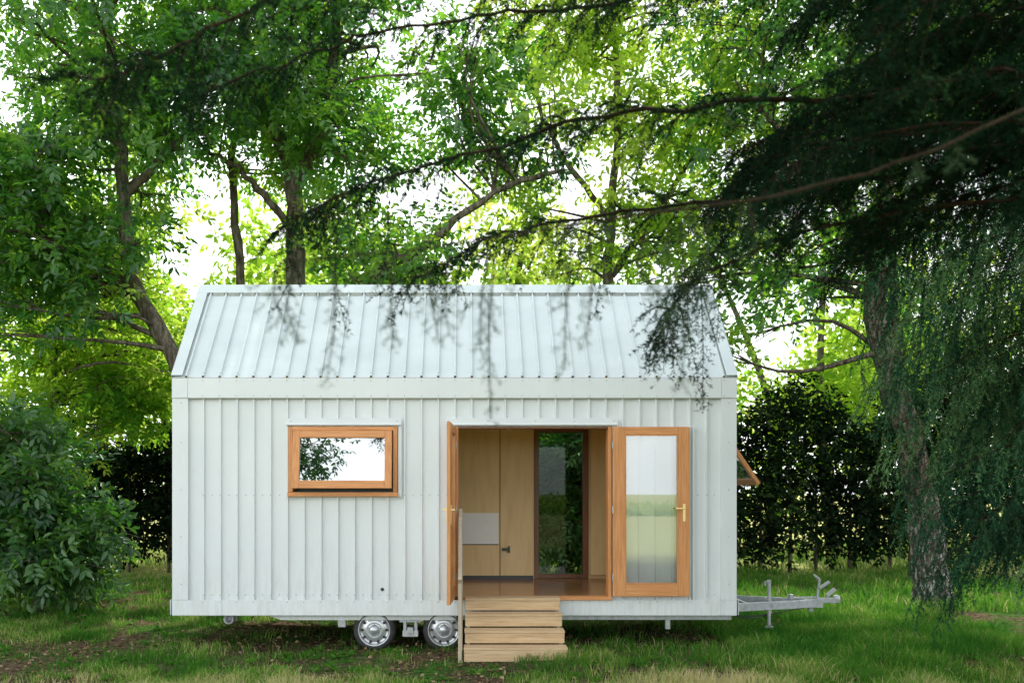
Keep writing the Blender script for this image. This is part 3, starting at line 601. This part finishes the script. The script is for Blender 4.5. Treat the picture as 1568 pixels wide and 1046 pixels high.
def bough(T,NE,pts,r0,side=.6,sub=.17,density=11,hang=.55,rb=.4):
    pts=np.array(pts,float); L=sum(np.linalg.norm(pts[i+1]-pts[i]) for i in range(len(pts)-1))
    n_=max(8,int(L*density)); P=spline(pts,n_); P[2:]+=np.cumsum(rng.normal(size=(n_-2,3))*.012,axis=0); T.add(P,np.linspace(r0,.003,n_),6); NE.seg(P[n_//3:],rb)
    tan=norm(np.gradient(P,axis=0))
    for i in range(max(2,n_//8),n_):
        f=i/n_; sl_=side*(1.1-f*.75)*rng.uniform(.5,1.2)
        for sg in ((-1,1) if rng.random()<.85 else (1,)):
            sd=norm(np.cross(tan[i],Z))*sg; d=norm(tan[i]*rng.uniform(.4,.9)+sd*rng.uniform(.4,1)+Z*rng.normal(0,.30)-Z*.12)
            a=P[i]; b=a+d*sl_*.5; c=a+d*sl_-Z*hang*sl_*rng.uniform(.3,1)
            m=max(4,int(sl_*17)); Q=spline([a,b,c],m); T.add(Q,np.linspace(.005,.0015,m),3); r=rb+rng.normal(0,.12); NE.seg(Q,r)
            tq=norm(np.gradient(Q,axis=0))
            for j in range(1,m):
                for s2 in (-1,1):
                    if rng.random()<.22: continue
                    sd2=norm(np.cross(tq[j],Z+.3*rng.normal(size=3)))*s2; l2=sub*(1.15-.6*j/m)*rng.uniform(.5,1.2)
                    e=Q[j]+norm(tq[j]*.8+sd2*.8-Z*hang*rng.uniform(0,.9))*l2
                    NE.seg([Q[j],e],r+rng.normal(0,.08))
E=empty('conifer_tree',(5.6,-6.2,0)); T=Tubes(); NE=Needles(); NL=Needles()
tx,ty=5.6,-6.2
T.add(spline([(tx,ty,-.1),(tx+.05,ty,3),(tx,ty,7),(tx,ty,12)],20),np.linspace(.34,.1,20),14,.04)
def B(z,pts,r=.022,**k): bough(T,NE,[(tx,ty,z)]+pts,r,**k)
B(4.2,[(4.0,-6.3,4.5),(2.4,-6.4,4.25),(.8,-6.5,4.0),(-.4,-6.6,3.62),(-.9,-6.6,3.35)],.025)
B(4.0,[(4.1,-6.0,4.1),(2.7,-6.0,3.85),(1.4,-6.1,3.62),(.3,-6.2,3.35),(-.35,-6.3,3.12)],.025)
B(4.6,[(4.0,-6.9,4.9),(2.2,-7.3,4.7),(.5,-7.5,4.45),(-1.0,-7.5,4.1),(-1.8,-7.5,3.75)],.025)
B(4.9,[(4.0,-5.8,5.3),(2.4,-5.6,5.3),(.8,-5.6,5.1),(-.9,-5.7,4.7),(-1.9,-5.8,4.3)],.025)
B(5.2,[(4.2,-6.6,5.3),(2.8,-6.9,5.0),(1.5,-7.0,4.7),(.6,-7.0,4.5)])
B(3.7,[(4.4,-6.2,3.9),(3.2,-6.1,3.75),(2.2,-6.1,3.5),(1.5,-6.1,3.15),(1.35,-6.1,2.8)])
B(4.5,[(4.3,-5.5,4.6),(3.3,-5.1,4.5),(2.3,-4.9,4.2),(1.6,-4.8,3.8)])
B(5.5,[(4.3,-7.2,5.5),(3.0,-7.6,5.1),(1.8,-7.7,4.75),(.9,-7.8,4.3)])
B(3.9,[(4.6,-6.7,4.1),(3.6,-7.0,4.1),(2.7,-7.1,4.0),(2.0,-7.2,3.8)])
B(4.8,[(4.6,-6.2,5.0),(3.6,-6.3,4.8),(2.8,-6.5,4.6),(2.2,-6.6,4.3)])
for k in range(34):
    z=rng.uniform(3.75,5.1); y=rng.uniform(-7.6,-4.8); ex=rng.uniform(1.5,3.0) if k<24 else rng.uniform(2.6,3.4)
    B(z,[((tx+ex)/2+.6,(ty+y)/2,z+.2),(ex+.6,y,z+.05),(ex,y,z-.3)],.016,rb=.25)
for k in range(4):
    a=rng.uniform(-1.2,1.9); z=rng.uniform(5.5,10); l=3.6*(1.25-z/12)
    B(z,[(tx+math.cos(a)*l*.5,ty+math.sin(a)*l*.5,z+.2),(tx+math.cos(a)*l,ty+math.sin(a)*l,z-.3)],.03,density=5)
bp=spline([(tx,ty,3.9),(4.2,-6.9,4.1),(2.8,-7.6,3.75),(1.5,-8.2,3.16),(.3,-8.4,2.89),(-.68,-8.4,2.76)],60); bp[1:]+=np.cumsum(rng.normal(size=(59,3))*.006,axis=0)*np.array([1,1,.4]); T.add(bp,np.linspace(.012,.002,60),6); NL.seg(bp[22:],.4)
def pend(x,y,z,l,NX,w=.13):
    n_=max(6,int(l*26)); Q=spline([(x,y,z),(x+rng.normal()*.02,y,z-l*.5),(x-.03+rng.normal()*.04,y+rng.normal()*.05,z-l)],n_); T.add(Q,np.linspace(.003,.001,n_),4); NX.seg(Q,.45)
    for j in range(1,n_):
        for s2 in (-1,1):
            if rng.random()<.3: continue
            e=Q[j]+np.array([s2*rng.uniform(.3,.9),rng.normal()*.5,-rng.uniform(.5,1)])*w*(1.2-j/(n_+2)); NX.seg([Q[j],e],.5)
for i in range(len(bp)-34):
    q=bp[24+i]
    if rng.random()<.45: pend(q[0],q[1],q[2],rng.uniform(.04,.11),NL,.06)
for (x,z,l,w) in [(-.66,2.76,.20,.09),(-.60,2.76,.26,.09),(-.46,2.78,.40,.08),(-.25,2.80,.32,.09),(-.13,2.80,.28,.10),(-.05,2.81,.28,.10),(.09,2.82,.34,.11),(.11,2.82,.58,.09),(.38,2.87,.46,.09),(.44,2.88,.36,.09),(.64,2.90,.26,.07),(.76,2.92,.56,.11),(.72,2.92,.36,.11),(.86,2.95,.40,.10),(1.0,3.0,.34,.10)]:
    pend(x,-8.4,z,l,NL,w)
for (x,y,z,l) in [(-.95,-6.6,3.35,.35),(-.70,-6.6,3.4,.5),(-.42,-6.6,3.55,.42),(.8,-6.3,3.45,.45),(1.42,-6.1,3.4,.95),(1.36,-6.1,3.3,.65),(1.55,-6.1,3.4,.5),(-1.6,-7.4,3.7,.4),(1.3,-6.1,3.3,.5)]:
    pend(x,y,z,l,NE)
T.make('trunk_and_boughs',M_twig,E)
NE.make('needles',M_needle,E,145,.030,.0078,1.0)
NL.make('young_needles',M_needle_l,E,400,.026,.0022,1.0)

E=empty('weeping_cypress',(6.6,-2.6,0)); T=Tubes(); NE=Needles(); tx,ty=6.6,-2.6
T.add(spline([(tx,ty,-.1),(tx,ty,3),(tx,ty,6),(tx,ty,9)],16),np.linspace(.26,.07,16),12,.04)
for k in range(82):
    z=1.5+k*.052+rng.uniform(-.1,.1); a=math.pi+rng.uniform(-1.2,1.4); l=rng.uniform(1.3,2.4)*(.82 if z<2 else 1)*(1.12 if z>3.6 else 1)
    e=np.array([tx+math.cos(a)*l,ty+math.sin(a)*l,z-.30]); m_=np.array([tx+math.cos(a)*l*.5,ty+math.sin(a)*l*.5,z+.18])
    P=spline([(tx,ty,z),m_,e],14); T.add(P,np.linspace(.014,.003,14),5); rr_=rng.uniform(0,1.0)
    for i in range(6,14):
        for q in range(3):
            h=rng.uniform(.25,.7); o=rng.normal(size=3)*np.array([.07,.07,.03]); a0=P[i]+o
            Q=spline([P[i],a0-Z*h*.4+rng.normal(size=3)*.03,a0-Z*h+rng.normal(size=3)*.04+np.array([math.cos(a),math.sin(a),0])*h*.2],7); r=rr_+rng.normal(0,.12); T.add(Q,np.linspace(.003,.001,7),3); NE.seg(Q,r)
            for j in range(1,7):
                for s2 in (-1,1):
                    e2=Q[j]+(norm(rng.normal(size=3)*np.array([1,1,.2]))*.5-Z)*rng.uniform(.05,.13); NE.seg([Q[j],e2],r+.15)
T.make('trunk_and_boughs',M_twig,E)
NE.make('foliage',M_needle2,E,80,.036,.012,.55)

# ---------------------------------------------------------------- light, sky, camera
EL,AZ=math.radians(52),math.radians(14)
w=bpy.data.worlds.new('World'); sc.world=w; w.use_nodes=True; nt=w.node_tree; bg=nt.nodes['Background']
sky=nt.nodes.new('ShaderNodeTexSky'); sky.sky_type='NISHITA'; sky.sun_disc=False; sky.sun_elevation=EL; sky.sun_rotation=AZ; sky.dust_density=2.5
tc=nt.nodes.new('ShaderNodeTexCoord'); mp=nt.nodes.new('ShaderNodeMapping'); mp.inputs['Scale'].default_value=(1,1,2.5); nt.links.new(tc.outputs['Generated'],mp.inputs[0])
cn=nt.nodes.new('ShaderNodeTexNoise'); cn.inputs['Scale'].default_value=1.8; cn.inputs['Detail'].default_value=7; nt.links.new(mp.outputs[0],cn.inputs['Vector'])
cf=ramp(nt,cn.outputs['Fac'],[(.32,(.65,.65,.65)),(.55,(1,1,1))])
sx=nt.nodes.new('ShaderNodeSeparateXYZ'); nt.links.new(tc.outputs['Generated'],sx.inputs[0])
zf=maprange(nt,sx.outputs['Z'],.30,.80,1,.30); xf_=maprange(nt,sx.outputs['X'],-.5,.8,1,.55)  # cloud weight shaped to dim light on the roof and side-shade the ribs
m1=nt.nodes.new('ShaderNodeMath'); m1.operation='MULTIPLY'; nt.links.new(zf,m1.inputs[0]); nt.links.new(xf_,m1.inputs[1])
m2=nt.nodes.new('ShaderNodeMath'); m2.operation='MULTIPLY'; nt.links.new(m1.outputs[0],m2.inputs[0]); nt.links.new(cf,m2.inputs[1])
mx=nt.nodes.new('ShaderNodeMixRGB'); nt.links.new(m2.outputs[0],mx.inputs[0]); nt.links.new(sky.outputs[0],mx.inputs[1]); mx.inputs[2].default_value=(21.5,22.3,22.5,1)  # bright cloud layer added to lift the light on the facade
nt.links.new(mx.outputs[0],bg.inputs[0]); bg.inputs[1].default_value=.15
ld=bpy.data.lights.new('sun','SUN'); ld.energy=5; ld.angle=math.radians(.53); ld.color=(1,.96,.88)
lo=bpy.data.objects.new('sun',ld); sc.collection.objects.link(lo)
dv=Vector((math.sin(AZ)*math.cos(EL),math.cos(AZ)*math.cos(EL),math.sin(EL))); lo.rotation_euler=dv.to_track_quat('Z','Y').to_euler(); lo.location=dv*40
cd=bpy.data.cameras.new('camera'); co=bpy.data.objects.new('camera',cd); sc.collection.objects.link(co); sc.camera=co
co.location=(0,-11.6,1.98); co.rotation_euler=(math.radians(90),0,0)
cd.sensor_width=36; cd.lens=31.96; cd.shift_x=.0466; cd.shift_y=.146; cd.clip_end=2000; cd.clip_start=.05
cd.dof.use_dof=True; cd.dof.focus_distance=11.8; cd.dof.aperture_fstop=1.6
sc.view_settings.view_transform='Standard'; sc.view_settings.look='None'; sc.view_settings.exposure=0
